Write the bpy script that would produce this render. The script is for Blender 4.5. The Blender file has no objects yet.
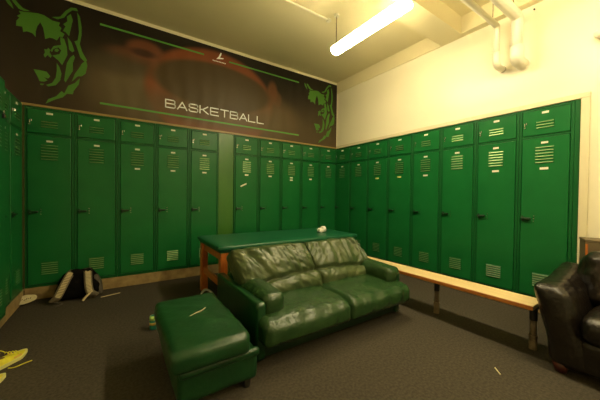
import bpy, bmesh, math, random
from mathutils import Vector, Matrix, noise
S = bpy.context.scene
C = S.collection
PI = math.pi
random.seed(4)
D, RX, LX = 4.451, 3.924, -0.908          # locker fronts: back, right, left
CEIL = 3.722

# ------------------------------------------------------------------ materials
def mat(name, col, rough=0.5, col2=None, nscale=8.0, bump=0.0, bscale=40.0, metal=0.0, spec=0.5, emit=None, detail=4.0, stretch=None, coat=0.0):
    m = bpy.data.materials.new(name); m.use_nodes = True
    nt = m.node_tree; N = nt.nodes; L = nt.links
    b = N['Principled BSDF']
    b.inputs['Base Color'].default_value = (*col, 1)
    b.inputs['Roughness'].default_value = rough
    b.inputs['Metallic'].default_value = metal
    b.inputs['Specular IOR Level'].default_value = spec
    b.inputs['Coat Weight'].default_value = coat
    tc = N.new('ShaderNodeTexCoord')
    src = tc.outputs['Object']
    if stretch:
        mp = N.new('ShaderNodeMapping'); mp.inputs['Scale'].default_value = stretch
        L.new(src, mp.inputs['Vector']); src = mp.outputs['Vector']
    if col2:
        n = N.new('ShaderNodeTexNoise'); n.inputs['Scale'].default_value = nscale; n.inputs['Detail'].default_value = detail
        L.new(src, n.inputs['Vector'])
        r = N.new('ShaderNodeValToRGB')
        r.color_ramp.elements[0].position = 0.35; r.color_ramp.elements[1].position = 0.65
        r.color_ramp.elements[0].color = (*col, 1); r.color_ramp.elements[1].color = (*col2, 1)
        L.new(n.outputs['Fac'], r.inputs['Fac']); L.new(r.outputs['Color'], b.inputs['Base Color'])
    if bump:
        n = N.new('ShaderNodeTexNoise'); n.inputs['Scale'].default_value = bscale; n.inputs['Detail'].default_value = 5
        L.new(src, n.inputs['Vector'])
        bp = N.new('ShaderNodeBump'); bp.inputs['Strength'].default_value = bump; bp.inputs['Distance'].default_value = 0.02
        L.new(n.outputs['Fac'], bp.inputs['Height']); L.new(bp.outputs['Normal'], b.inputs['Normal'])
    if emit:
        b.inputs['Emission Color'].default_value = (*emit[0], 1); b.inputs['Emission Strength'].default_value = emit[1]
    return m

LAMP = (1.0, 0.83, 0.48)
M = dict(
    paint=mat('locker_paint', (0.007, 0.128, 0.029), 0.33, (0.009, 0.145, 0.034), 3, 0.04, 30, spec=.28),
    body=mat('locker_frame_paint', (0.006, 0.098, 0.023), 0.38, spec=.28),
    lip=mat('glint_louver_lip', (0.26, 0.38, 0.17), 0.28, metal=.6),  # pale metallic tint paints lamp glints onto the louver lips
    olive=mat('filler_reflection', (0.035, 0.15, 0.020), 0.30, (0.05, 0.17, 0.022), 2, stretch=(4, 4, .6)),  # green pushed to olive, painting in the yellow ceiling's reflection
    plate=mat('nameplate_card', (0.80, 0.76, 0.62), 0.5),
    yplate=mat('yellow_card', (0.75, 0.68, 0.22), 0.5),
    chrome=mat('chrome', (0.62, 0.60, 0.54), 0.25, metal=1.0),
    black=mat('black_metal', (0.012, 0.012, 0.012), 0.4),
    brass=mat('brass', (0.7, 0.45, 0.12), 0.3, metal=1.0),
    wall=mat('cream_wall_paint', (0.84, 0.79, 0.61), 0.34, (0.86, 0.81, 0.63), 2, 0.06, 60),
    ceil=mat('ceiling_paint', (0.74, 0.67, 0.43), 0.6, (0.77, 0.70, 0.45), 1.2, 0.04, 60),
    goldtrim=mat('gold_wood_trim', (0.30, 0.21, 0.07), 0.4),
    darktrim=mat('dark_olive_trim', (0.07, 0.075, 0.018), 0.4),
    handle=mat('shaded_green_handle', (0.003, 0.030, 0.008), 0.4),  # green darkened to near black, painting in the lever's shadow
    creamtrim=mat('cream_casing', (0.72, 0.66, 0.45), 0.45),
    curb=mat('painted_curb', (0.40, 0.29, 0.125), 0.5, (0.25, 0.17, 0.07), 9, 0.2, 40),
    carpet=mat('carpet', (0.058, 0.050, 0.038), 0.95, (0.088, 0.076, 0.057), 55, 0.5, 260, spec=0.15),
    tableg=mat('green_vinyl', (0.007, 0.095, 0.042), 0.34, (0.009, 0.11, 0.048), 6),
    tabled=mat('green_vinyl_edge', (0.006, 0.07, 0.03), 0.35),
    wood=mat('orange_wood', (0.52, 0.16, 0.025), 0.42, (0.38, 0.10, 0.015), 12, stretch=(6, 6, .6)),
    benchtop=mat('pale_bench_wood', (0.82, 0.66, 0.36), 0.33, (0.74, 0.56, 0.28), 6, stretch=(8, .5, 8)),
    benchedge=mat('varnished_edge', (0.50, 0.17, 0.03), 0.35),
    legbeige=mat('beige_pipe', (0.33, 0.26, 0.16), 0.5, (0.16, 0.12, 0.075), 20),
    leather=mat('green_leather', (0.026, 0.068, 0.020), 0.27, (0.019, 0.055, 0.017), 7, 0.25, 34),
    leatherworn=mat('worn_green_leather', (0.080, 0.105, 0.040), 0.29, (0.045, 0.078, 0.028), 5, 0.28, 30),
    leathersmooth=mat('smooth_green_leather', (0.009, 0.058, 0.017), 0.30, (0.008, 0.047, 0.014), 6, 0.10, 40),
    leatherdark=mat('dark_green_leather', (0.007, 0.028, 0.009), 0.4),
    crease=mat('pale_scratch', (0.50, 0.44, 0.27), 0.6),
    brown=mat('black_brown_leather', (0.008, 0.006, 0.0045), 0.28, (0.013, 0.0095, 0.0065), 8, 0.25, 36),
    footwood=mat('red_wood_foot', (0.07, 0.014, 0.006), 0.35),
    card=mat('brown_board', (0.15, 0.115, 0.06), 0.7, (0.12, 0.09, 0.045), 5),
    packblack=mat('black_nylon', (0.004, 0.0037, 0.0034), 0.9, spec=.1, bump=0.3, bscale=60),
    packgrey=mat('grey_nylon', (0.085, 0.072, 0.050), 0.7, (0.06, 0.05, 0.036), 15),
    strap=mat('pale_strap', (0.19, 0.155, 0.095), 0.7, (0.13, 0.105, 0.065), 30),
    strapweb=mat('strap_webbing', (0.62, 0.52, 0.30), 0.7),
    shoe=mat('yellow_mesh', (0.82, 0.78, 0.04), 0.5, (0.72, 0.64, 0.035), 26, 0.3, 90),
    shoesole=mat('shoe_sole', (0.74, 0.72, 0.28), 0.6),
    shoedark=mat('shoe_lining', (0.16, 0.11, 0.03), 0.8),
    orange=mat('orange_patch', (0.70, 0.45, 0.12), 0.6),
    paper=mat('cream_paper', (0.72, 0.66, 0.42), 0.6, (0.60, 0.53, 0.32), 14),
    ink=mat('brown_ink', (0.10, 0.07, 0.03), 0.7),
    white=mat('white_cloth', (0.82, 0.80, 0.74), 0.8),
    whitepipe=mat('white_pipe', (0.84, 0.80, 0.66), 0.35),
    teal=mat('teal_wrap', (0.02, 0.20, 0.15), 0.35),
    lime=mat('lime_wrap', (0.50, 0.75, 0.20), 0.4),
    gold=mat('gold_wrap', (0.55, 0.36, 0.06), 0.4),
    printgreen=mat('print_green', (0.060, 0.205, 0.018), 0.5),
    stripegreen=mat('stripe_green', (0.085, 0.32, 0.045), 0.5),
    printwhite=mat('print_white', (0.92, 0.96, 1.0), 0.5),
    housing=mat('lamp_housing', (0.78, 0.74, 0.60), 0.4),
    tube=mat('lamp_diffuser', (0.9, 0.9, 0.85), 0.4, emit=(LAMP, 19.0)),
)
def banner_mat():
    m = bpy.data.materials.new('banner_print'); m.use_nodes = True
    nt = m.node_tree; N = nt.nodes; L = nt.links; b = N['Principled BSDF']
    b.inputs['Roughness'].default_value = 0.48; b.inputs['Specular IOR Level'].default_value = 0.35
    tc = N.new('ShaderNodeTexCoord')
    sx = N.new('ShaderNodeSeparateXYZ'); L.new(tc.outputs['Object'], sx.inputs[0])
    def math_(op, a, bb=None, c=None):
        n = N.new('ShaderNodeMath'); n.operation = op
        for i, v in enumerate((a, bb, c)):
            if v is None: continue
            if isinstance(v, (int, float)): n.inputs[i].default_value = v
            else: L.new(v, n.inputs[i])
        return n.outputs[0]
    def mr(v, a, bb, c=0.0, d=1.0):
        n = N.new('ShaderNodeMapRange'); n.interpolation_type = 'SMOOTHSTEP'
        L.new(v, n.inputs['Value'])
        for k, q in zip(('From Min', 'From Max', 'To Min', 'To Max'), (a, bb, c, d)): n.inputs[k].default_value = q
        return n.outputs[0]
    def mix(f, a, bb):
        n = N.new('ShaderNodeMix'); n.data_type = 'RGBA'
        if isinstance(f, float): n.inputs[0].default_value = f
        else: L.new(f, n.inputs[0])
        for i, v in ((6, a), (7, bb)):
            if isinstance(v, tuple): n.inputs[i].default_value = (*v, 1)
            else: L.new(v, n.inputs[i])
        return n.outputs[2]
    def ell(cx, cz, rx, rz, soft):
        dx = math_('DIVIDE', math_('SUBTRACT', sx.outputs[0], cx), rx)
        dz = math_('DIVIDE', math_('SUBTRACT', sx.outputs[2], cz), rz)
        d = math_('SQRT', math_('ADD', math_('MULTIPLY', dx, dx), math_('MULTIPLY', dz, dz)))
        return mr(d, 1 - soft, 1 + soft, 1.0, 0.0)
    # printed picture: dark ground turning brown to the foot, out of focus hands and ball
    low = mr(sx.outputs[2], 3.5, 2.4)
    col = mix(low, (0.012, 0.008, 0.005), (0.070, 0.046, 0.020))
    side = mr(sx.outputs[0], -0.1, -0.7)
    col = mix(math_('MULTIPLY', side, 0.75), col, (0.016, 0.010, 0.006))
    def blob(f, k, c):
        nonlocal col
        col = mix(math_('MULTIPLY', f, k), col, c)
    blob(ell(0.20, 2.78, 0.46, 0.34, .6), 0.8, (0.150, 0.115, 0.062))
    blob(ell(1.34, 2.86, 1.02, 0.74, .06), 0.92, (0.23, 0.062, 0.018))
    blob(ell(0.25, 3.20, 0.34, 0.10, .5), 0.75, (0.16, 0.060, 0.026))
    blob(ell(0.33, 3.32, 0.22, 0.13, .3), 0.85, (0.19, 0.062, 0.026))
    blob(ell(0.30, 3.27, 0.16, 0.055, .5), 0.85, (0.030, 0.014, 0.008))
    blob(ell(0.06, 3.04, 0.34, 0.15, .5), 0.7, (0.060, 0.046, 0.024))
    blob(ell(2.36, 3.16, 0.10, 0.20, .35), 0.8, (0.19, 0.070, 0.028))
    blob(ell(2.46, 3.06, 0.09, 0.14, .4), 0.7, (0.16, 0.065, 0.028))
    blob(ell(2.45, 2.72, 0.40, 0.30, .6), 0.7, (0.14, 0.090, 0.045))
    blob(ell(1.40, 2.60, 1.25, 0.26, .6), 0.9, (0.095, 0.070, 0.032))
    blob(ell(1.36, 3.03, 0.95, 0.37, .10), 1.0, (0.066, 0.042, 0.013))
    L.new(col, b.inputs['Base Color'])
    w = N.new('ShaderNodeTexWave'); w.inputs['Scale'].default_value = 1.3; w.inputs['Distortion'].default_value = 6; w.inputs['Detail'].default_value = 2
    L.new(tc.outputs['Object'], w.inputs['Vector'])
    bp = N.new('ShaderNodeBump'); bp.inputs['Strength'].default_value = 0.12; bp.inputs['Distance'].default_value = 0.03
    L.new(w.outputs['Fac'], bp.inputs['Height']); L.new(bp.outputs['Normal'], b.inputs['Normal'])
    return m
M['banner'] = banner_mat()

# ------------------------------------------------------------------ helpers
def tag(o, label, cat, group=None, kind=None):
    if label: o['label'] = label
    if cat: o['category'] = cat
    if group: o['group'] = group
    if kind: o['kind'] = kind
    return o
def obj(name, bm, m, parent=None, smooth=False, mats=None):
    me = bpy.data.meshes.new(name)
    bmesh.ops.recalc_face_normals(bm, faces=bm.faces[:])
    bm.to_mesh(me); bm.free()
    for x in (mats or [m]): me.materials.append(x)
    if smooth:
        for p in me.polygons: p.use_smooth = True
    o = bpy.data.objects.new(name, me); C.objects.link(o)
    if parent: o.parent = parent
    return o
def empty(name, loc, rz=0.0):
    o = bpy.data.objects.new(name, None); o.empty_display_size = 0.1
    o.location = loc; o.rotation_euler = (0, 0, rz); C.objects.link(o); return o
def copy_tree(o, parent=None):
    c = o.copy(); C.objects.link(c)
    if parent: c.parent = parent
    for ch in list(o.children): copy_tree(ch, c)
    return c
def struct(name, bm, m, smooth=False):
    o = obj(name, bm, m, None, smooth); o['kind'] = 'structure'; return o
def box(bm, x0, x1, y0, y1, z0, z1, bev=0.0, seg=1, mi=0):
    vs = [bm.verts.new((x, y, z)) for x in (x0, x1) for y in (y0, y1) for z in (z0, z1)]
    fs = [bm.faces.new([vs[i] for i in q]) for q in ((0,1,3,2),(4,6,7,5),(0,4,5,1),(2,3,7,6),(0,2,6,4),(1,5,7,3))]
    for f in fs: f.material_index = mi
    if bev:
        es = list({e for f in fs for e in f.edges})
        bmesh.ops.bevel(bm, geom=es, offset=bev, segments=seg, affect='EDGES', profile=0.5)
    return bm
def nb(): return bmesh.new()
def bx(*a, **k): return box(nb(), *a, **k)
def frames(pts):
    pts = [Vector(p) for p in pts]; T = []
    for i in range(len(pts)):
        a = pts[max(i-1, 0)]; b = pts[min(i+1, len(pts)-1)]; T.append((b-a).normalized())
    return pts, T
def tube(bm, pts, r, n=12, cap=True):
    pts, T = frames(pts)
    ref = Vector((0, 0, 1)) if abs(T[0].z) < .9 else Vector((1, 0, 0))
    u = T[0].cross(ref).normalized(); rings = []
    for i, p in enumerate(pts):
        u = (u - T[i]*u.dot(T[i])).normalized(); v = T[i].cross(u)
        rr = r[i] if isinstance(r, (list, tuple)) else r
        rings.append([bm.verts.new(p + (u*math.cos(2*PI*k/n) + v*math.sin(2*PI*k/n))*rr) for k in range(n)])
    for a, b in zip(rings, rings[1:]):
        for k in range(n): bm.faces.new((a[k], a[(k+1) % n], b[(k+1) % n], b[k]))
    if cap: bm.faces.new(rings[0][::-1]); bm.faces.new(rings[-1])
    return bm
def ribbon(bm, pts, width, th, up):
    """flat strap along pts; `up` = direction across its width"""
    pts, T = frames(pts); up = Vector(up); prev = None
    for i, p in enumerate(pts):
        a = (up - T[i]*up.dot(T[i])).normalized(); n = T[i].cross(a)
        w = width[i] if isinstance(width, (list, tuple)) else width
        q = [bm.verts.new(p + a*sx*w/2 + n*sy*th/2) for sx, sy in ((-1,-1),(1,-1),(1,1),(-1,1))]
        if prev:
            for k in range(4): bm.faces.new((prev[k], prev[(k+1) % 4], q[(k+1) % 4], q[k]))
        else: bm.faces.new(q[::-1])
        prev = q
    bm.faces.new(prev); return bm
def smooth_path(pts, n=6):
    P = [Vector(p) for p in pts]; P = [P[0]] + P + [P[-1]]; out = []
    for i in range(1, len(P)-2):
        a, b, c, d = P[i-1:i+3]
        for k in range(n):
            t = k/n
            out.append(.5*((2*b)+(-a+c)*t+(2*a-5*b+4*c-d)*t*t+(-a+3*b-3*c+d)*t**3))
    out.append(P[-2]); return out
def rbox(bm, c, h, r, n=14, puff=(0, 0, 0), fn=None, rot=None):
    """soft box: centre c, half sizes h, corner radius r, bulging faces, free deformation fn(p_unit, p)"""
    hx, hy, hz = h; H = Vector(h); vd = {}; c = Vector(c)
    def grid(k, N_):
        t = -1 + 2*k/N_; return math.copysign(abs(t)**0.8, t)
    NS = [max(6, min(44, int(n*x/max(h)+.5))) for x in h]
    def pt(i, j, k):
        key = (i, j, k)
        if key in vd: return vd[key]
        u = Vector((grid(i, NS[0]), grid(j, NS[1]), grid(k, NS[2])))
        p = Vector((u.x*hx, u.y*hy, u.z*hz))
        inn = Vector([max(-(H[a]-r), min(H[a]-r, p[a])) for a in range(3)])
        d = p - inn
        if d.length > 1e-6: p = inn + d.normalized()*r
        ax = [abs(u[a]) for a in range(3)]
        q = p.copy()
        for a in range(3):
            b_, c_ = (a+1) % 3, (a+2) % 3
            q[a] += math.copysign(puff[a]*(1-ax[b_]**2)*(1-ax[c_]**2)*ax[a]**3, u[a]) if ax[a] > 0 else 0
        if fn: q = fn(u, q)
        if rot: q = rot @ q
        vd[key] = bm.verts.new(q + c); return vd[key]
    for a in range(3):
        b_, c_ = (a+1) % 3, (a+2) % 3
        for side in (0, NS[a]):
            for i in range(NS[b_]):
                for j in range(NS[c_]):
                    f = []
                    for di, dj in ((0,0),(1,0),(1,1),(0,1)):
                        idx = [0, 0, 0]; idx[a] = side; idx[b_] = i+di; idx[c_] = j+dj; f.append(pt(*idx))
                    bm.faces.new(f if side else f[::-1])
    return bm
def wrinkle(p, s, amp, seed=0.0, stretch=(1, 1, 1)):
    q = Vector((p.x*s*stretch[0]+seed, p.y*s*stretch[1]+seed*.7, p.z*s*stretch[2]-seed))
    return amp*(1-abs(noise.noise(q))*2.2)

# ------------------------------------------------------------------ room shell
Y0 = -2.6
struct('floor', bx(-1.9, 4.5, Y0-.1, 5.0, -0.1, 0.0), M['carpet'])
struct('ceiling', bx(-1.9, 4.5, Y0-.1, 5.0, CEIL, CEIL+.1), M['ceil'])
b = nb(); box(b, -1.42, 4.45, D+.014, D+.5, 2.335, CEIL); box(b, -1.42, 4.45, D+.5, D+.55, 0, CEIL)
struct('wall_back', b, M['wall'])
b = nb(); box(b, RX+.018, RX+.5, Y0, D+.014, 2.335, CEIL); box(b, RX+.018, RX+.5, Y0, .715, 0, 2.335); box(b, RX+.5, RX+.55, Y0, D+.5, 0, CEIL)
struct('wall_right', b, M['wall'])
struct('wall_left', bx(-1.47, -1.42, Y0, D+.5, 0, CEIL), M['wall'])
struct('wall_front', bx(-1.42, RX+.5, Y0-.05, Y0, 0, CEIL), M['wall'])
struct('baseboard_back', bx(LX-.0, RX, D, D+.45, 0.0, .150, bev=.006), M['curb'])
struct('baseboard_left', bx(-1.36, LX-.001, 3.05, D, 0.0, .150, bev=.006), M['curb'])
struct('baseboard_right', bx(RX+.001, RX+.44, .722, D-.002, 0.0, .150, bev=.006), M['curb'])
struct('trim_1', bx(LX-.4, RX-.02, D-.012, D+.013, 2.307, 2.334), M['goldtrim'])
b = nb(); box(b, RX-.02, RX+.017, .652, D-.013, 2.307, 2.362, bev=.004); box(b, RX-.02, RX+.017, .652, .718, .0, 2.3065, bev=.004)
struct('trim_2', b, M['creamtrim'])
struct('trim_3', bx(-1.42, RX-.001, 1.87, 2.185, 3.495, CEIL), M['ceil'])
b = nb(); box(b, RX-.001, RX+.0175, 1.87, D+.013, 3.495, CEIL); box(b, RX-.085, RX+.0175, Y0, 1.869, 3.495, CEIL)
struct('trim_4', b, M['ceil'])
struct('trim_5', bx(LX-.008, LX+.008, D-.020, D-.004, .152, 2.303), M['darktrim'])

# ------------------------------------------------------------------ lockers
W = .457
def louvers(bm, x0, x1, z0, z1, n):
    st = (z1-z0)/n
    for i in range(n):
        zt = z1 - i*st; zm = zt - st*.40; zb = zt - st*.62
        rows = [[(x0, -.0132, zt), (x1, -.0132, zt)], [(x0+.003, -.0215, zm), (x1-.003, -.0215, zm)],
                [(x0+.003, -.0235, zb), (x1-.003, -.0235, zb)], [(x0, -.0132, zb-.003), (x1, -.0132, zb-.003)]]
        V = [[bm.verts.new(p) for p in q] for q in rows]
        for k in range(3):
            f = bm.faces.new((V[k][0], V[k][1], V[k+1][1], V[k+1][0]))
            if k == 1: f.material_index = 1
        bm.faces.new((V[0][0], V[1][0], V[2][0], V[3][0])); bm.faces.new((V[0][1], V[3][1], V[2][1], V[1][1]))
def make_locker():
    root = empty('locker', (0, 0, 0))
    w = W/2
    b = nb()
    box(b, -w+.001, w-.001, .016, .43, .152, 2.304)                     # carcass
    for x0, x1 in ((-w+.001, -w+.027), (w-.027, w-.001)): box(b, x0, x1, -.006, .016, .152, 2.304, bev=.003)
    for z0, z1 in ((.152, .182), (1.970, 1.992), (2.278, 2.304)): box(b, -w+.027, w-.027, -.004, .016, z0, z1)
    obj('cabinet', b, M['body'], root)
    b = bx(-w+.031, w-.031, -.013, .010, .187, 1.965, bev=.005, seg=2)
    louvers(b, -.078, .078, 1.672, 1.872, 6); louvers(b, -.078, .078, .292, .447, 6)
    d = obj('door', b, M['paint'], root, mats=[M['paint'], M['lip']])
    b = bx(-.030, .030, -.018, -.0135, 1.894, 1.917, bev=.002); obj('nameplate', b, M['plate'], d)
    b = nb(); box(b, -w+.036, -w+.128, -.046, -.0135, 1.044, 1.068, bev=.008, seg=2); box(b, -w+.042, -w+.062, -.030, -.0135, 1.025, 1.085, bev=.005)
    obj('handle', b, M['handle'], d)
    b = nb()
    for dz in (-.03, 0, .03): tube(b, [(-w+.150, -.0135, 1.058+dz), (-w+.150, -.018, 1.058+dz)], .0055, 8)
    obj('rivet_set', b, M['chrome'], d)
    b = bx(-w+.031, w-.031, -.013, .010, 1.997, 2.273, bev=.005, seg=2)
    louvers(b, -.076, .076, 2.060, 2.152, 3)
    u = obj('upper_door', b, M['paint'], root, mats=[M['paint'], M['lip']])
    b = bx(-.030, .030, -.018, -.0135, 2.226, 2.250, bev=.002); obj('nameplate', b, M['plate'], u)
    b = nb(); box(b, -w+.048, -w+.057, -.026, -.0135, 2.110, 2.145, bev=.002)
    tube(b, [(-w+.072, -.0135, 2.15), (-w+.072, -.034, 2.145), (-w+.072, -.034, 2.125)], .004, 8)
    tube(b, [(-w+.053, -.0135, 2.094), (-w+.053, -.020, 2.094)], .008, 10)
    obj('latch', b, M['chrome'], u)
    return root
proto = make_locker()
def sticker(root, spec):
    door = [c for c in root.children if c.name.startswith('door')][0]
    for (dx, z, hw, hh, ang, m) in spec:
        b = bx(-hw, hw, -.0012, .0012, -hh, hh)
        o = obj('sticker', b, M[m], door); o.location = (dx, -.0155, z); o.rotation_euler = (0, ang, 0)
back_labels = [
 'green steel locker at far left of back wall, beside the dark corner',
 'green steel locker directly behind the right half of the slouched backpack',
 'back row green locker between the backpack and the orange table legs, third from left corner',
 'back row green locker second to the left of the olive filler panel',
 'green locker touching the left edge of the olive filler panel',
 'green locker touching right edge of olive panel, with a slanted sticker on its door',
 'second green locker right of the olive filler panel, one card below louvers',
 'green locker on back wall with two cards stacked below its louvers',
 'back row green locker second from the right corner, one card below louvers',
 'last green locker of back row, tucked against the right corner']
right_labels = [
 'green locker of right wall deepest in the corner, next to the back row',
 'right wall green locker second from the room corner, no card below louvers',
 'right wall green locker third from room corner, with small yellow card below louvers',
 'right wall green locker fourth from room corner, with small yellow card below louvers',
 'right wall green locker fifth from room corner, white card below louvers',
 'right wall green locker third from the cream casing, without card below louvers',
 'right wall green locker second from the cream casing, with brightly lit louvers',
 'green locker at right end of wall, beside cream casing and dark armchair']
stk = {2: [(0, 1.635, .032, .011, 0, 'plate')], 3: [(0, 1.635, .032, .011, 0, 'plate')], 4: [(0, 1.635, .032, .011, 0, 'plate')],
       5: [(0, 1.635, .032, .011, 0, 'plate'), (-.055, 1.46, .060, .012, -.45, 'plate')],
       6: [(0, 1.635, .032, .011, 0, 'plate')], 7: [(0, 1.63, .032, .012, 0, 'plate'), (0, 1.585, .032, .012, 0, 'plate')],
       8: [(0, 1.62, .032, .012, 0, 'plate')]}
used = False
bxs = [-.679 + W*i for i in range(5)] + [1.862 + W*i for i in range(5)]
BACKS = []
for i, x in enumerate(bxs):
    o = proto if i == 0 else copy_tree(proto)
    BACKS.append(o)
for i, (x, o) in enumerate(zip(bxs, BACKS)):
    o.location = (x, D, 0); tag(o, back_labels[i], 'locker', 'green lockers of the back wall')
RIGHTS = [copy_tree(proto) for i in range(8)]
LEFTS = [copy_tree(proto) for i in range(3)]
for i, o in enumerate(RIGHTS):
    o.location = (RX, 4.2425 - .464*i, 0); o.rotation_euler = (0, 0, -PI/2)
    o.scale = (.464/W, 1, 1)
    tag(o, right_labels[i], 'locker', 'green lockers of the right wall')
for i, o in enumerate(LEFTS):
    o.location = [(LX, 4.128, 0), (LX, 3.740, 0), (LX+.051, 3.350, 0)][i]; o.scale = [(1, 1, 1), (.69, 1, 1), (1, 1, 1)][i]; o.rotation_euler = (0, 0, PI/2)
    tag(o, ['green locker on left wall touching the back row, in shadow', 'narrow left wall green locker second from the corner, seen nearly edge on', 'green locker standing slightly forward at left picture edge, padlock on its upper door'][i], 'locker', 'green lockers of the left wall')
for k, v in stk.items(): sticker(BACKS[k], v)
for k, m in ((2, 'yplate'), (3, 'yplate'), (4, 'plate'), (6, 'plate'), (7, 'plate')):
    sticker(RIGHTS[k], [(0, 1.62, .036, .012, 0, m)])
# padlock hanging on that door
t = tag(empty('padlock', (0, 0, 0)), 'small black and brass padlock hanging on upper locker door at left edge', 'padlock')
b = bx(-.018, .018, -.009, .009, -.045, -.008, bev=.004, seg=2); obj('lock_body', b, M['black'], t)
b = nb(); tube(b, [(-.011, 0, -.01)] + [(-.011*math.cos(a), 0, .012+.011*math.sin(a)) for a in [PI*k/8 for k in range(9)]] + [(.011, 0, -.01)], .003, 8); obj('shackle', b, M['chrome'], t, True)
b = bx(-.012, .012, -.0105, -.009, -.038, -.018); obj('keyhole_plate', b, M['brass'], t)
t.location = (LX+.051+.026, 3.470, 1.985); t.rotation_euler = (0, 0, PI/2)
# filler panels
fp = bx(1.380, 1.632, D+.004, D+.03, .152, 2.303, bev=.003)
tag(obj('filler_panel', fp, M['olive']), 'plain green filler panel with olive ceiling reflection painted in, between two runs of lockers', 'panel')
ep = bx(RX-.006, RX+.4, .720, .762, .152, 2.304, bev=.003)
tag(obj('end_panel', ep, M['body']), 'narrow green end strip of lockers beside the cream casing', 'panel')

# ------------------------------------------------------------------ banner
BZ0, BZ1 = 2.338, 3.668
t = tag(empty('banner', (1.25, D, BZ0)), 'large dark brown printed banner reading BASKETBALL above the lockers', 'banner')
def loc(o): o.location = (-1.25, -D, -BZ0); return o
loc(obj('banner_sheet', bx(-1.40, RX-.004, D+.003, D+.010, BZ0, BZ1), M['banner'], t))
yb = D+.0008
def poly2d(bm, pts, y=yb, th=.002):
    vs = [bm.verts.new((x, y, z)) for x, z in pts]
    e = [bm.edges.new((vs[i], vs[(i+1) % len(vs)])) for i in range(len(vs))]
    bmesh.ops.triangle_fill(bm, edges=e, use_beauty=True)
def thick(bm, th=.0018):
    r = bmesh.ops.extrude_face_region(bm, geom=bm.faces[:])
    bmesh.ops.translate(bm, verts=[v for v in r['geom'] if isinstance(v, bmesh.types.BMVert)], vec=(0, th, 0))
for z, x0, x1 in ((2.472, -.19, 2.945), (3.500, -.19, 1.135), (3.496, 1.54, 2.937)):
    loc(obj('stripe', bx(x0, x1, yb, yb+.0018, z-.012, z+.012), M['stripegreen'], t))
# lettering: wide strokes in a unit cell
LET = {
 'B': [[(0,0),(0,1),(.82,1),(.95,.9),(.95,.62),(.84,.52),(0,.52)], [(.84,.52),(1,.40),(1,.12),(.86,0),(0,0)]],
 'A': [[(0,0),(.5,1),(1,0)], [(.2,.30),(.8,.30)]],
 'S': [[(.98,.76),(.96,.9),(.86,1),(.14,1),(.02,.88),(.02,.64),(.14,.53),(.86,.49),(.98,.38),(.98,.12),(.86,0),(.14,0),(.02,.12),(.02,.26)]],
 'K': [[(0,0),(0,1)], [(.92,1),(.30,.52),(0,.52)], [(.30,.52),(.98,0)]],
 'E': [[(.96,1),(0,1),(0,0),(.96,0)], [(0,.5),(.88,.5)]],
 'T': [[(0,1),(1,1)], [(.5,1),(.5,0)]],
 'L': [[(0,1),(0,0),(.94,0)]]}
b = nb(); x = .590; pitch = 1.632/10; lw = pitch*.80; lh = .112; zb = 2.572
for ch in 'BASKETBALL':
    for st in LET[ch]:
        pts = [(x + u*lw, zb + v*lh) for u, v in st]; s = .0082
        for (ax, az), (cx, cz) in zip(pts, pts[1:]):
            dx, dz = cx-ax, cz-az; l = math.hypot(dx, dz); dx /= l; dz /= l
            ax -= dx*s*.8; az -= dz*s*.8; cx += dx*s*.8; cz += dz*s*.8
            vs = [b.verts.new((px, yb, pz)) for px, pz in ((ax-dz*s, az+dx*s), (cx-dz*s, cz+dx*s), (cx+dz*s, cz-dx*s), (ax+dz*s, az-dx*s))]
            b.faces.new(vs)
    x += pitch
thick(b); loc(obj('lettering', b, M['printwhite'], t))
b = nb()
poly2d(b, [(1.399, 3.606), (1.415, 3.601), (1.408, 3.567), (1.387, 3.524), (1.450, 3.530), (1.441, 3.513), (1.330, 3.486), (1.367, 3.534)])
for k in range(9):
    x0 = 1.270 + k*.0245; poly2d(b, [(x0, 3.444), (x0+.017, 3.444), (x0+.017, 3.458), (x0, 3.458)])
thick(b); loc(obj('logo', b, M['printwhite'], t))
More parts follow.
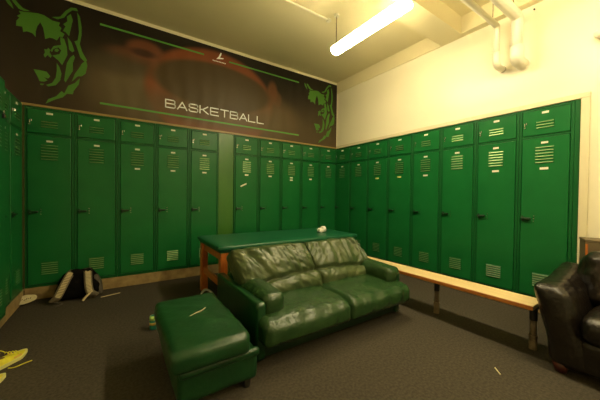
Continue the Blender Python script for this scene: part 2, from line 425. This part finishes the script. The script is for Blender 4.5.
WOLF = [  # outline patches of the printed wolf head, in banner metres from the head's left top
 [(0.000,0.090),(0.030,0.094),(0.050,0.112),(0.077,0.140),(0.095,0.181),(0.063,0.165),(0.030,0.145),(0.010,0.122)],
 [(0.064,0.093),(0.098,0.090),(0.118,0.096),(0.152,0.122),(0.201,0.150),(0.280,0.159),(0.216,0.173),(0.152,0.167),(0.111,0.137),(0.084,0.115)],
 [(0.152,0.185),(0.223,0.180),(0.367,0.159),(0.442,0.160),(0.548,0.190),(0.641,0.189),(0.625,0.222),(0.660,0.239),(0.641,0.273),(0.697,0.287),(0.673,0.329),(0.637,0.323),(0.602,0.369),(0.548,0.359),(0.510,0.361),(0.457,0.384),(0.448,0.337),(0.433,0.281),(0.399,0.237),(0.367,0.277),(0.345,0.334),(0.345,0.388),(0.308,0.359),(0.243,0.354),(0.201,0.369),(0.192,0.321),(0.121,0.328),(0.125,0.281),(0.159,0.245),(0.132,0.235),(0.174,0.209)],
 [(0.537,0.157),(0.644,0.130),(0.712,0.058),(0.781,0.010),(0.851,0.000),(0.876,0.026),(0.799,0.033),(0.736,0.079),(0.694,0.129),(0.610,0.164)],
 [(0.728,0.112),(0.777,0.075),(0.806,0.129),(0.781,0.214),(0.757,0.298),(0.712,0.268),(0.678,0.261),(0.712,0.210),(0.681,0.196),(0.735,0.157)],
 [(0.861,0.038),(0.898,0.074),(0.923,0.171),(0.923,0.252),(0.898,0.351),(0.933,0.425),(0.996,0.496),(0.970,0.519),(0.905,0.484),(0.851,0.373),(0.826,0.337),(0.870,0.317),(0.887,0.233),(0.876,0.128)],
 [(0.735,0.310),(0.791,0.357),(0.826,0.431),(0.798,0.449),(0.757,0.430),(0.746,0.366)],
 [(0.644,0.329),(0.694,0.337),(0.728,0.409),(0.735,0.487),(0.667,0.599),(0.620,0.560),(0.543,0.526),(0.633,0.497),(0.656,0.456),(0.620,0.434),(0.560,0.458),(0.539,0.492),(0.523,0.480),(0.560,0.432),(0.654,0.404),(0.644,0.360)],
 [(0.446,0.481),(0.478,0.481),(0.495,0.460),(0.520,0.478),(0.511,0.500),(0.537,0.529),(0.523,0.552),(0.488,0.530),(0.455,0.561),(0.439,0.539),(0.455,0.511)],
 [(0.573,0.461),(0.606,0.447),(0.629,0.459),(0.606,0.481),(0.573,0.479)],
 [(0.318,0.693),(0.397,0.691),(0.477,0.693),(0.519,0.731),(0.493,0.755),(0.444,0.751),(0.486,0.774),(0.444,0.793),(0.390,0.795),(0.365,0.754)],
 [(0.397,0.815),(0.444,0.813),(0.428,0.828),(0.397,0.830)],
 [(0.599,0.588),(0.633,0.622),(0.660,0.683),(0.643,0.751),(0.586,0.807),(0.493,0.832),(0.467,0.820),(0.542,0.791),(0.586,0.734),(0.599,0.667)],
 [(0.815,0.472),(0.833,0.496),(0.806,0.555),(0.806,0.635),(0.770,0.679),(0.711,0.763),(0.694,0.743),(0.708,0.663),(0.728,0.568),(0.770,0.508)],
 [(0.933,0.533),(0.985,0.506),(1.000,0.550),(0.977,0.635),(0.923,0.670),(0.870,0.678),(0.791,0.743),(0.833,0.657),(0.887,0.595)],
 [(0.898,0.693),(0.887,0.756),(0.815,0.833),(0.806,0.867),(0.728,0.871),(0.677,0.912),(0.576,0.948),(0.461,1.000),(0.493,0.953),(0.592,0.914),(0.660,0.854),(0.694,0.871),(0.746,0.789),(0.833,0.751)]
]
def wolf(ox, oz, sx, sz):
    b = nb()
    for P in WOLF: poly2d(b, [(ox + u*sx, oz - v*sz) for u, v in P])
    thick(b); loc(obj('wolf_emblem', b, M['printgreen'], t))
wolf(-1.057, 3.611, 0.736, 1.251)
wolf(3.065, 3.632, 0.794, 1.260)

# ------------------------------------------------------------------ ceiling lamp, conduit, pipes
def lamp(y0, y1, label, x=2.44):
    z = 3.255
    t = tag(empty('fluorescent_light', (x, (y0+y1)/2, CEIL)), label, 'ceiling light', 'fluorescent lights hung from the ceiling')
    dy = (y1-y0)/2; zz = z-CEIL
    b = nb(); box(b, -.066, .066, -dy, dy, zz+.020, zz+.046, bev=.008); obj('housing', b, M['housing'], t)
    b = nb(); n = 14; ring = []
    for yy in (-dy+.008, dy-.008):
        ring.append([b.verts.new((.078*math.cos(PI*.975+PI*1.05*k/n), yy, zz+.005 + .070*math.sin(PI*.975+PI*1.05*k/n))) for k in range(n+1)])
    for k in range(n): b.faces.new((ring[0][k], ring[0][k+1], ring[1][k+1], ring[1][k]))
    b.faces.new(ring[0]); b.faces.new(ring[1][::-1]); b.faces.new((ring[0][0], ring[1][0], ring[1][n], ring[0][n]))
    obj('diffuser', b, M['tube'], t, False)
    for yy in (-dy+.03, dy-.03):
        b = nb(); tube(b, [(0, yy, zz+.045), (0, yy, -.001)], .008, 8); h = obj('hanger', b, M['legbeige'], t)
        b = nb(); tube(b, [(0, yy, -.03), (0, yy, -.001)], .035, 12); obj('canopy', b, M['housing'], h)
lamp(1.70, 2.83, 'long lit fluorescent tube light hanging below the ceiling')
lamp(-.10, 1.03, 'second fluorescent tube light in line, beyond the upper picture edge')
lamp(-1.70, -.57, 'added third fluorescent tube light, unseen behind the camera, to light the room')  # unseen lamp, added to brighten the room
b = nb(); tube(b, [(-1.40, 2.93, CEIL-.016), (2.40, 2.93, CEIL-.016)], .012, 8)
box(b, 2.385, 2.435, 2.905, 2.955, CEIL-.04, CEIL-.001, bev=.004)
tag(obj('conduit', b, M['housing']), 'thin cream electrical conduit running along the ceiling to the lamp', 'conduit')
def pipe(x, y, ztop, zbot, r, label, joint):
    t = tag(empty('pipe', (x, y, zbot)), label, 'pipe', 'white pipes under the ceiling')
    bq = r*.9
    run = [(-3.2, .0, ztop-zbot), (-bq, 0, ztop-zbot)] + [(-bq+bq*math.sin(a), 0, ztop-zbot-bq+bq*math.cos(a)) for a in [PI/2*k/6 for k in range(1, 7)]]
    b = nb(); tube(b, run + [(0, 0, .08)], r, 14); obj('run', b, M['whitepipe'], t, True)
    b = nb(); k = r*1.12
    tube(b, [(0, 0, .14), (0, 0, .05)] + [(.06-.06*math.cos(a), 0, .05-.06*math.sin(a)) for a in [PI/2*q/6 for q in range(1, 7)]] + [(RX+.016-x, 0, -.01)], k, 14)
    obj('elbow', b, M['whitepipe'], t, True)
    b = nb(); tube(b, [(RX+.002-x, 0, -.01), (RX+.017-x, 0, -.01)], r*1.25, 16); obj('wall_flange', b, M['whitepipe' if not joint else 'chrome'], t)
    b = nb()
    for hx in (-.12, -1.3, -2.5): tube(b, [(hx, 0, ztop-zbot+r*.8), (hx, 0, CEIL-zbot-.001)], .005, 6)
    obj('hanger_rod', b, M['legbeige'], t)
pipe(3.76, 1.42, 3.34, 2.88, .032, 'thinner white pipe turning down the wall, left of the thick pipe', True)
pipe(3.74, 1.215, 3.33, 2.86, .056, 'thick white pipe turning down the right wall under the ceiling', False)
b = nb(); tube(b, [(RX-.075, .60, 2.885), (RX+.020, .60, 2.885)], .022, 10); tube(b, [(RX-.08, .60, 2.885), (RX-.05, .60, 2.885)], .036, 12)
tag(obj('pipe_stub', b, M['whitepipe'], None, True), 'short capped pipe stub on bright wall at right picture edge', 'pipe stub')
b = nb(); tube(b, [(RX+.0, 1.12, 3.437), (RX+.017, 1.12, 3.437)], .008, 8)
tag(obj('wall_bolt', b, M['black']), 'tiny dark bolt high on the cream wall above the lockers', 'bolt')

# ------------------------------------------------------------------ bench
t = tag(empty('bench', (2.90, 2.2, 0)), 'long low pale wooden bench along the right lockers', 'bench')
y0, y1 = .750-2.2, 3.75-2.2
obj('bench_top', bx(-.130, .130, y0, y1, .384, .420, bev=.003), M['benchtop'], t)
obj('front_edge', bx(-.137, -.1305, y0, y1, .384, .418, bev=.002), M['benchedge'], t)
for yy in (.795, 1.64, 2.52, 3.38):
    b = nb(); tube(b, [(.05, yy-2.2, .12), (.05, yy-2.2, .25)], .024, 14)
    l = obj('leg', b, M['legbeige'], t, True)
    b = nb(); tube(b, [(.05, yy-2.2, .25), (.05, yy-2.2, .383)], .028, 14); box(b, -.05, .12, yy-2.25, yy-2.15, .372, .3835); obj('socket', b, M['black'], l)
    b = nb(); tube(b, [(.05, yy-2.2, .001), (.05, yy-2.2, .11)], .029, 14); tube(b, [(.05, yy-2.2, .108), (.05, yy-2.2, .125)], .033, 14); obj('floor_sleeve', b, M['legbeige'], l)

# ------------------------------------------------------------------ treatment table
TX0, TX1, TY0, TY1, TZ = .90, 2.985, 2.875, 3.83, .730
t = tag(empty('treatment_table', ((TX0+TX1)/2, (TY0+TY1)/2, 0)), 'long green vinyl topped table on orange wooden legs behind sofa', 'table')
hx, hy = (TX1-TX0)/2, (TY1-TY0)/2
b = nb(); rbox(b, (0, 0, TZ-.028), (hx, hy, .028), .022, 30); obj('table_top', b, M['tableg'], t, True)
obj('top_board', bx(-hx+.02, hx-.02, -hy+.02, hy-.02, TZ-.078, TZ-.052, bev=.004), M['tabled'], t)
for sx in (-1, 1):
    for sy in (-1, 1):
        xx = -hx+.075 if sx < 0 else hx-.36; yy = sy*(hy-.075)
        obj('leg', bx(xx-.042, xx+.042, yy-.042, yy+.042, 0, TZ-.079, bev=.006), M['wood'], t)
for sx in (-1, 1):
    xx = -hx+.075 if sx < 0 else hx-.36
    obj('rail', bx(xx-.018, xx+.018, -hy+.118, hy-.118, .24, .32, bev=.004), M['wood'], t)
    obj('apron', bx(xx-.015, xx+.015, -hy+.118, hy-.118, TZ-.18, TZ-.08, bev=.003), M['wood'], t)
for sy in (-1, 1):
    yy = sy*(hy-.075); obj('apron', bx(-hx+.118, hx-.403, yy-.015, yy+.015, TZ-.18, TZ-.08, bev=.003), M['wood'], t)
# white tape roll and tissue on it
def lump(u, q): return q + u.normalized()*(noise.noise(u*2.3)*.018 + noise.noise(u*6)*.006)
t2 = tag(empty('tape_roll', (2.645, 3.26, TZ)), 'small white crumpled tape roll lying on the green table', 'tape')
b = nb(); n = 20; r0, r1, hw = .022, .047, .028
prof = [(r0, -hw), (r1-.004, -hw), (r1, -hw+.005), (r1, hw-.005), (r1-.004, hw), (r0, hw)]
R_ = [[b.verts.new((p[1]-.02, p[0]*math.cos(2*PI*k/n), .048 + p[0]*math.sin(2*PI*k/n))) for p in prof] for k in range(n)]
for k in range(n):
    for j in range(6): b.faces.new((R_[k][j], R_[k][(j+1) % 6], R_[(k+1) % n][(j+1) % 6], R_[(k+1) % n][j]))
obj('roll', b, M['white'], t2, True)
b = nb(); rbox(b, (-.075, .0, .032), (.042, .04, .030), .026, 10, fn=lump); obj('loose_tail', b, M['white'], t2, True)

# ------------------------------------------------------------------ sofa
SX, SY = 1.735, 2.3
t = tag(empty('sofa', (SX, SY, 0)), 'worn green leather two-seat sofa in front of the table', 'sofa')
def wl(p): return (p[0]-SX, p[1]-SY, p[2])
b = nb(); box(b, .90-SX, 2.575-SX, 1.875-SY, 2.70-SY, .03, .215, bev=.012, seg=2)
box(b, .93-SX, 2.56-SX, 1.855-SY, 1.88-SY, .125, .200, bev=.010, seg=2)
obj('base', b, M['leatherdark'], t)
def soft(seed, amp=.004, s=7, st=(1, 1, 1)):
    def f(u, q): return q + u.normalized()*wrinkle(q, s, amp, seed, st)
    return f
for x0, x1 in ((.868, .948), (2.510, 2.585)):
    b = nb(); rbox(b, wl(((x0+x1)/2, 2.345, .245)), ((x1-x0)/2, .495, .222), .022, 26, fn=soft(x0, .002)); obj('side_panel', b, M['leathersmooth'], t, True)
b = nb(); rbox(b, wl((SX, 2.740, .34)), (.775, .070, .31), .05, 26, fn=soft(3, .003)); obj('back_frame', b, M['leathersmooth'], t, True)
def seat(x0, x1, seed, sL, sR):
    cx, cy, cz = (x0+x1)/2, 2.085, .268; hx = (x1-x0)/2
    def f(u, q):
        wx, wy = q.x+cx, q.y+cy
        q = q.copy()
        fr = max(0., min(1., (1.98-wy)/.26))            # front lip
        q.z -= .030*fr*fr*(1 if u.z > 0 else .0)
        pass
        if wy > 1.875:
            kb = min(1., (wy-1.875)/.05)
            if sL and wx < .950: q.x += (.950-wx)*kb
            if sR and wx > 2.508: q.x += (2.508-wx)*kb
        a = noise.noise(Vector((wx*9+seed, wy*4, q.z*5)))
        a2 = noise.noise(Vector((wx*26+seed, wy*9+q.z*9, seed)))
        k = .5 + .5*fr
        q += Vector((0, -1*fr, .8)).normalized()*(a*.012*k + (.25-abs(a2))*.012*(.25+.75*fr))
        return q
    b = nb(); rbox(b, wl((cx, cy, cz)), (hx, .365, .106), .055, 46, puff=(.004, .02, .022), fn=f)
    obj('seat_cushion', b, M['leather'], t, True)
seat(.882, 1.742, 1.3, True, False); seat(1.738, 2.600, 5.1, False, True)
def arm(x0, x1, seed):
    cx, cy, cz = (x0+x1)/2, 2.300, .435
    def f(u, q):
        q = q.copy()
        q.z += .025*u.y*(u.z > -.3)*.5 - .012*(1+u.y)*.5
        q += u.normalized()*(wrinkle(q, 9, .005, seed, (1, .6, 1)) + noise.noise(q*22+Vector((seed, 0, 0)))*.003)
        return q
    b = nb(); rbox(b, wl((cx, cy, cz)), ((x1-x0)/2, .440, .086), .040, 36, puff=(.012, .012, .022), fn=f)
    obj('arm_cushion', b, M['leather'], t, True)
arm(.940, 1.120, 2.2); arm(2.400, 2.592, 7.7)
def backc(x0, x1, seed, flip):
    cx, cz = (x0+x1)/2, .512; hx = (x1-x0)/2; tilt = Matrix.Rotation(math.radians(-32), 3, 'X')
    def f(u, q):
        q = q.copy()
        front = max(0., -u.y)
        # deep fold between the upper roll and the lumbar part
        zf = -.085 + .030*flip*u.x + .022*noise.noise(Vector((u.x*2.2+seed, 0, 0)))
        dz = q.z - zf
        q.y += front*(.048*math.exp(-(dz/.016)**2) - .020*math.exp(-((dz-.13)/.11)**2) - .030*math.exp(-((dz+.09)/.06)**2))
        # gathered vertical folds hanging from the top seam
        up = max(0., min(1., (dz+.01)/.16))
        g = noise.noise(Vector((u.x*5.0+seed+q.z*2.5*flip, q.z*1.4, seed)))
        g2 = noise.noise(Vector((u.x*13+seed-q.z*2*flip, q.z*1.6, seed+4)))
        q.y -= front*((.32-abs(g))*.070 + (.3-abs(g2))*.022)*(.30+.70*up)
        # diagonal creases pulled to the middle of the sofa
        dline = (q.z*1.0 + .9*flip*q.x)
        q.y -= front*.030*(.3-abs(noise.noise(Vector((dline*16+seed, (q.x-q.z)*4, 1.7)))))
        q.z += .012*noise.noise(Vector((u.x*3+seed, u.y*2, 9)))*(u.z > 0)
        q.x -= .050*u.z
        return q
    b = nb(); rbox(b, wl((cx, 2.392, cz)), (hx, .110, .262), .060, 70, puff=(.0, .030, .008), fn=f, rot=tilt)
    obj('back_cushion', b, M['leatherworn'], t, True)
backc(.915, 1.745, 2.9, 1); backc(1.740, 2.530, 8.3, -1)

# ------------------------------------------------------------------ ottoman
t = tag(empty('ottoman', (.50, 2.0, 0)), 'green leather footstool left of the sofa, with creased cushion top', 'ottoman')
rz = Matrix.Rotation(math.radians(-2), 3, 'Z')
b = nb(); rbox(b, (.040, .02, .155), (.248, .368, .098), .030, 26, puff=(.006, .006, 0), fn=soft(4.4, .003)); obj('base', b, M['leathersmooth'], t, True)
b = nb(); rbox(b, (.040, -.352, .250), (.250, .026, .026), .022, 22); obj('front_roll', b, M['leathersmooth'], t, True)
def fo(u, q):
    q = q.copy()
    q += u.normalized()*(noise.noise(q*7+Vector((3, 1, 2)))*.006 + noise.noise(Vector((q.x*9+q.y*14, q.y*5, q.z*8)))*.004)
    q.z += -.016*max(0., -u.y)**4*(u.z > 0)
    return q
b = nb(); rbox(b, (-.025, -.002, .356), (.232, .424, .074), .040, 44, puff=(.008, .008, .004), fn=fo, rot=None); cu = obj('cushion', b, M['leathersmooth'], t, True)
for sx in (-1, 1):
    for sy in (-1, 1):
        b = nb(); tube(b, [(.035+sx*.19, .02+sy*.32, 0), (.035+sx*.19, .02+sy*.32, .062)], .025, 10); obj('foot', b, M['black'], t)
b = nb()
tube(b, smooth_path([(-.085, -.02, .4340), (-.03, .02, .4350), (.02, .045, .4350), (.055, .085, .4345)]), [.0015]+[.0045]*17+[.0015], 6)
o = obj('crease', b, M['crease'], cu, True); o['label'] = 'pale worn crease across the cushion top'

# ------------------------------------------------------------------ dark armchair
t = tag(empty('armchair', (3.15, .19, 0)), 'dark brown-black leather armchair at right picture edge', 'armchair')
AX, AY = 3.15, .19
def al(p): return (p[0]-AX, p[1]-AY, p[2])
def armf(side):
    def f(u, q):
        q = q.copy()
        k = (u.z+1)/2
        q.y += side*(.115*k**1.6 - .045)               # flares outward to the top
        q.x -= .02*k**2*(u.x < 0)
        q.z += .075*max(0., u.x+.1)*(u.z > 0)
        q += u.normalized()*(wrinkle(q, 6, .007, 2.0+side, (1, 1, .6)) + noise.noise(q*14)*.004)
        return q
    return f
b = nb(); rbox(b, al((3.08, .575, .340)), (.40, .105, .290), .070, 34, puff=(.02, .012, .02), fn=armf(1)); obj('arm', b, M['brown'], t, True)
b = nb(); rbox(b, al((3.08, -.195, .340)), (.40, .105, .290), .070, 34, puff=(.02, .012, .02), fn=armf(-1)); obj('arm', b, M['brown'], t, True)
b = nb(); rbox(b, al((3.08, .19, .175)), (.38, .285, .115), .03, 26, fn=soft(6, .003)); obj('base', b, M['brown'], t, True)
def sf(u, q):
    return q + u.normalized()*(noise.noise(q*9)*.007 + wrinkle(q, 5, .004, 4))
b = nb(); rbox(b, al((2.97, .19, .375)), (.31, .285, .095), .07, 34, puff=(.02, .0, .03), fn=sf); obj('seat_cushion', b, M['brown'], t, True)
def bf(u, q):
    g = noise.noise(Vector((q.y*7+q.z*9, q.z*4-q.y*6, 2.2)))
    return q + u.normalized()*(g*.022 + noise.noise(q*16)*.006)
b = nb(); rbox(b, al((3.23, .185, .625)), (.125, .385, .240), .12, 40, puff=(.05, .02, .02), fn=bf, rot=Matrix.Rotation(math.radians(12), 3, 'Y')); obj('back_cushion', b, M['brown'], t, True)
b = nb(); rbox(b, al((3.415, .19, .42)), (.055, .36, .36), .05, 26, fn=soft(9, .004)); obj('back_frame', b, M['brown'], t, True)
for px, py in ((2.745, .575), (2.745, -.19), (3.40, .52), (3.40, -.14)):
    b = nb(); tube(b, [al((px, py, 0)), al((px, py, .075))], [.034, .052], 12); obj('foot', b, M['footwood'], t, True)

# brown box behind the armchair
t = tag(empty('storage_box', (3.700, .425, 0), math.radians(20)), 'tall brown box standing behind the dark armchair against the wall', 'box')
b = nb(); box(b, -.105, .105, -.220, .220, 0, .895); obj('carton', b, M['card'], t)
b = nb(); box(b, -.109, .109, -.224, .224, .896, .920, bev=.004); obj('lid', b, M['card'], t)
b = nb(); box(b, -.110, -.1055, .203, .219, .30, .880); obj('lit_corner_edge', b, M['wood'], t)  # orange strip paints in the lit edge of the box corner

# ------------------------------------------------------------------ backpack
BX, BY = -.395, 4.255
t = tag(empty('backpack', (BX, BY, 0)), 'black and grey backpack slumped against the curb, straps facing out', 'backpack')
lean = Matrix.Rotation(math.radians(-14), 3, 'X'); t.scale = (1.07, 1.0, 1.06)
def pf(u, q):
    q = q.copy(); k = (u.z+1)/2
    q.x *= 1.10 - .42*k**1.3
    q.x += .015*k
    q += u.normalized()*(noise.noise(q*11)*.016 + noise.noise(q*26)*.005)
    return q
b = nb(); rbox(b, (0, .035, .165), (.185, .088, .160), .06, 30, puff=(.02, .02, .0), fn=pf, rot=lean); obj('bag_body', b, M['packblack'], t, True)
def gf(u, q):
    q = q.copy(); k = (u.z+1)/2; q.x -= .055*k; q += u.normalized()*noise.noise(q*13+Vector((5, 0, 0)))*.012; return q
b = nb(); rbox(b, (.195, .045, .130), (.040, .080, .125), .035, 20, puff=(.01, 0, 0), fn=gf, rot=lean); obj('side_pocket', b, M['packgrey'], t, True)
def strap(pts, wd):
    P = smooth_path(pts, 8)
    b = nb(); ribbon(b, P, wd, .016, (1, .25, 0)); s = obj('shoulder_strap', b, M['strap'], t, True)
    b = nb(); L_ = len(P)
    for i in range(int(L_*.22), int(L_*.78)):
        p = P[i]; tn = (P[min(i+1, L_-1)]-P[i-1]).normalized()
        a = (Vector((1, .25, 0)) - tn*tn.dot(Vector((1, .25, 0)))).normalized(); n = tn.cross(a)
        if n.y > 0: n = -n
        c_ = p + n*.0105
        vs = [b.verts.new(c_ + a*sx*wd*.32 + tn*sy*.0045 + n*dn) for dn in (0, .004) for sx, sy in ((-1,-1),(1,-1),(1,1),(-1,1))]
        for q in ((0,1,2,3),(4,7,6,5),(0,4,5,1),(1,5,6,2),(2,6,7,3),(3,7,4,0)): b.faces.new([vs[k] for k in q])
    obj('webbing', b, M['strapweb'], s)
strap([(-.040, .045, .318), (-.070, -.025, .290), (-.115, -.095, .190), (-.160, -.130, .085), (-.205, -.115, .030)], .075)
strap([(.075, .045, .322), (.090, -.030, .290), (.098, -.095, .190), (.120, -.135, .085), (.175, -.105, .030)], .075)
b = nb(); tube(b, smooth_path([(-.205, -.115, .026), (-.17, -.15, .03), (-.12, -.16, .012), (-.14, -.19, .008), (-.17, -.22, .008)]), .007, 6); obj('strap_end', b, M['packgrey'], t, True)
b = nb(); ribbon(b, smooth_path([(.12, -.14, .085), (.085, -.16, .05), (.055, -.175, .012)]), .022, .006, (1, 0, .3)); obj('pull_tab', b, M['strapweb'], t, True)

# ------------------------------------------------------------------ sneakers
def sneaker(loc_, rz, label):
    t = tag(empty('sneaker', loc_, rz), label, 'shoe', 'yellow sneakers at left edge')
    L_ = .30; n = 26; m_ = 16
    def half(s):
        return .034 + .016*math.sin(PI*min(1, s*1.05))**.8 + .010*math.exp(-((s-.70)/.16)**2)
    def rowx(s): return -L_/2 + L_*s
    def shape(zf, inset, extra=0):
        pass
    b = nb(); rings = []
    for i in range(n+1):
        s = i/n; e = math.sqrt(max(0., 1-abs(2*s-1)**5)); w = half(s)*max(.06, e) - .003
        top = .030 + .070*max(0., 1-s/.62)**.55*min(1., 1) if s < .62 else .030
        top = .092 - .058*min(1., max(0., (s-.10)/.72))**.9
        top = (.026 + (top-.026)*max(.10, e))
        row = []
        for k in range(m_+1):
            a = PI*k/m_
            row.append(b.verts.new((rowx(s), -w*math.cos(a)*(1-.12*math.sin(a)), .020 + (top-.020)*math.sin(a)**.75)))
        rings.append(row)
    for i in range(n):
        s = (i+.5)/n
        for k in range(m_):
            if .10 < s < .40 and abs(k+.5-m_/2) < 2.6: continue      # foot opening
            b.faces.new((rings[i][k], rings[i][k+1], rings[i+1][k+1], rings[i+1][k]))
    up = obj('upper', b, M['shoe'], t, True)
    b = nb(); lo = []; hi = []
    for i in range(n+1):
        s = i/n; e = math.sqrt(max(0., 1-abs(2*s-1)**5)); w = half(s)*max(.06, e)+.003
        toe = .014*max(0., s-.72)/.28
        for sg in (-1,):
            pass
        lo.append([b.verts.new((rowx(s), -w*.94, toe)), b.verts.new((rowx(s), w*.94, toe))])
        hi.append([b.verts.new((rowx(s), -w, .026+toe*.4)), b.verts.new((rowx(s), w, .026+toe*.4))])
    for i in range(n):
        b.faces.new((lo[i][0], lo[i][1], lo[i+1][1], lo[i+1][0])); b.faces.new((hi[i][0], hi[i+1][0], hi[i+1][1], hi[i][1]))
        for k in (0, 1): b.faces.new((lo[i][k], lo[i+1][k], hi[i+1][k], hi[i][k]))
    b.faces.new((lo[0][0], hi[0][0], hi[0][1], lo[0][1])); b.faces.new((lo[n][0], lo[n][1], hi[n][1], hi[n][0]))
    obj('sole', b, M['shoesole'], t)
    b = nb(); rbox(b, (-.07, 0, .055), (.052, .022, .012), .010, 12); obj('lining', b, M['shoedark'], t, True)
    b = nb()
    for k in range(4):
        xx = .0 + k*.022; zz = .078 - k*.009
        tube(b, smooth_path([(xx, -.026, zz-.012), (xx+.004, -.012, zz+.003), (xx+.012, .012, zz+.003), (xx+.016, .026, zz-.014)], 4), .0032, 6)
    tube(b, smooth_path([(.0, .0, .085), (-.015, .03, .105), (-.035, .045, .085), (-.02, .02, .088)], 5), .003, 6)
    obj('lace', b, M['shoe'], t, True)
    for sg in (-1, 1):
        b = nb(); rbox(b, (.045, sg*.045, .034), (.028, .005, .006), .004, 10); obj('side_patch', b, M['orange'], up, True)
    return t
sneaker((-.690, 2.895, 0), math.radians(54), 'yellow running sneaker with laces loose, toe pointing into the room')
sneaker((-.745, 2.575, 0), math.radians(46), 'yellow sneaker nearest the camera, only its toe in view at left edge')
b = nb(); tube(b, smooth_path([(-.655, 2.80, .006), (-.62, 2.79, .006), (-.57, 2.82, .006), (-.535, 2.835, .006)], 5), .0035, 6)
tag(obj('shoelace', b, M['shoe'], None, True), 'loose yellow shoelace trailing on carpet beside the sneaker', 'shoelace')

# ------------------------------------------------------------------ litter and small things
t = tag(empty('paper_plate', (-.872, 4.320, .050)), 'crumpled cream paper disc leaning on the curb in left corner', 'paper plate')
b = nb(); n = 26; rows = []
for j in range(6):
    r = .014 + .085*j/5
    rows.append([b.verts.new((r*math.cos(2*PI*k/n), r*.72*math.sin(2*PI*k/n), .012*(j/5)**3 + .009*noise.noise(Vector((r*math.cos(2*PI*k/n)*18, r*math.sin(2*PI*k/n)*18, 3)))))
                 for k in range(n)])
for a, c_ in zip(rows, rows[1:]):
    for k in range(n): b.faces.new((a[k], a[(k+1) % n], c_[(k+1) % n], c_[k]))
b.faces.new(rows[0])
r_ = bmesh.ops.extrude_face_region(b, geom=b.faces[:]); bmesh.ops.translate(b, verts=[v for v in r_['geom'] if isinstance(v, bmesh.types.BMVert)], vec=(0, 0, -.004))
obj('disc', b, M['paper'], t, True)
b = nb()
for k in range(6):
    x0 = -.045 + k*.017; tube(b, [(x0, -.006+.01*math.sin(k*2), .012), (x0+.010, .006-.008*math.cos(k*3), .013)], .003, 6)
o = obj('print_marks', b, M['ink'], t)
t.rotation_euler = (math.radians(26), math.radians(-6), math.radians(15))
b = nb(); tube(b, [(-.165, 4.13, .006), (.035, 4.185, .006)], .0045, 6)
tag(obj('thin_stick', b, M['strapweb']), 'thin tan stick lying on carpet right of the backpack', 'stick')
b = nb(); tube(b, [(2.368, .858, .0045), (2.312, .804, .0045)], .0040, 8)
tag(obj('drinking_straw', b, M['paper']), 'short pale straw lying alone on the open carpet', 'straw')
# drink can
t = tag(empty('drink_can', (.288, 2.905, 0)), 'small teal and lime drink can standing behind the footstool', 'can')
def lathe(prof, n=16):
    b = nb(); R_ = [[b.verts.new((r*math.cos(2*PI*k/n), r*math.sin(2*PI*k/n), z)) for k in range(n)] for r, z in prof]
    for a, c_ in zip(R_, R_[1:]):
        for k in range(n): b.faces.new((a[k], a[(k+1) % n], c_[(k+1) % n], c_[k]))
    b.faces.new(R_[0][::-1]); b.faces.new(R_[-1]); return b
obj('can_body', lathe([(.028, 0), (.033, .006), (.033, .118), (.026, .130), (.024, .131)]), M['teal'], t, True)
obj('label_band', lathe([(.0336, .045), (.0336, .070)]), M['gold'], t, True)
obj('lime_band', lathe([(.0336, .090), (.0336, .117), (.0265, .1305)]), M['lime'], t, True)
# white strap-like strip behind the footstool, by the table leg
b = nb(); ribbon(b, smooth_path([(.84, 3.36, .012), (.86, 3.42, .07), (.92, 3.455, .100), (.98, 3.42, .07), (1.02, 3.38, .012)]), .05, .006, (.2, 1, .1))
tag(obj('cloth_strip', b, M['white'], None, True), 'curled white cloth strip on carpet beside the orange table leg', 'cloth strip')

# ------------------------------------------------------------------ camera, world, view
F_PX = 271.9585
yw, pt, rl = math.radians(33.9232), math.radians(-.8347), math.radians(.6826)
fw = Vector((math.sin(yw)*math.cos(pt), math.cos(yw)*math.cos(pt), math.sin(pt)))
rt = Vector((math.cos(yw), -math.sin(yw), 0)); up = rt.cross(fw)
r2 = rt*math.cos(rl) + up*math.sin(rl); u2 = up*math.cos(rl) - rt*math.sin(rl)
cam = bpy.data.cameras.new('camera'); cam.sensor_width = 36; cam.lens = F_PX/600*36; cam.clip_start = .02
co = bpy.data.objects.new('camera', cam); C.objects.link(co)
m4 = Matrix((( r2.x, u2.x, -fw.x, 0), (r2.y, u2.y, -fw.y, 0), (r2.z, u2.z, -fw.z, 1.282), (0, 0, 0, 1)))
co.matrix_world = m4
S.camera = co
w = bpy.data.worlds.new('world'); S.world = w; w.use_nodes = True
w.node_tree.nodes['Background'].inputs['Color'].default_value = (.02, .018, .012, 1)
vs = S.view_settings; vs.view_transform = 'Standard'; vs.look = 'None'; vs.gamma = 1; vs.use_curve_mapping = False
vs.exposure = 1.88
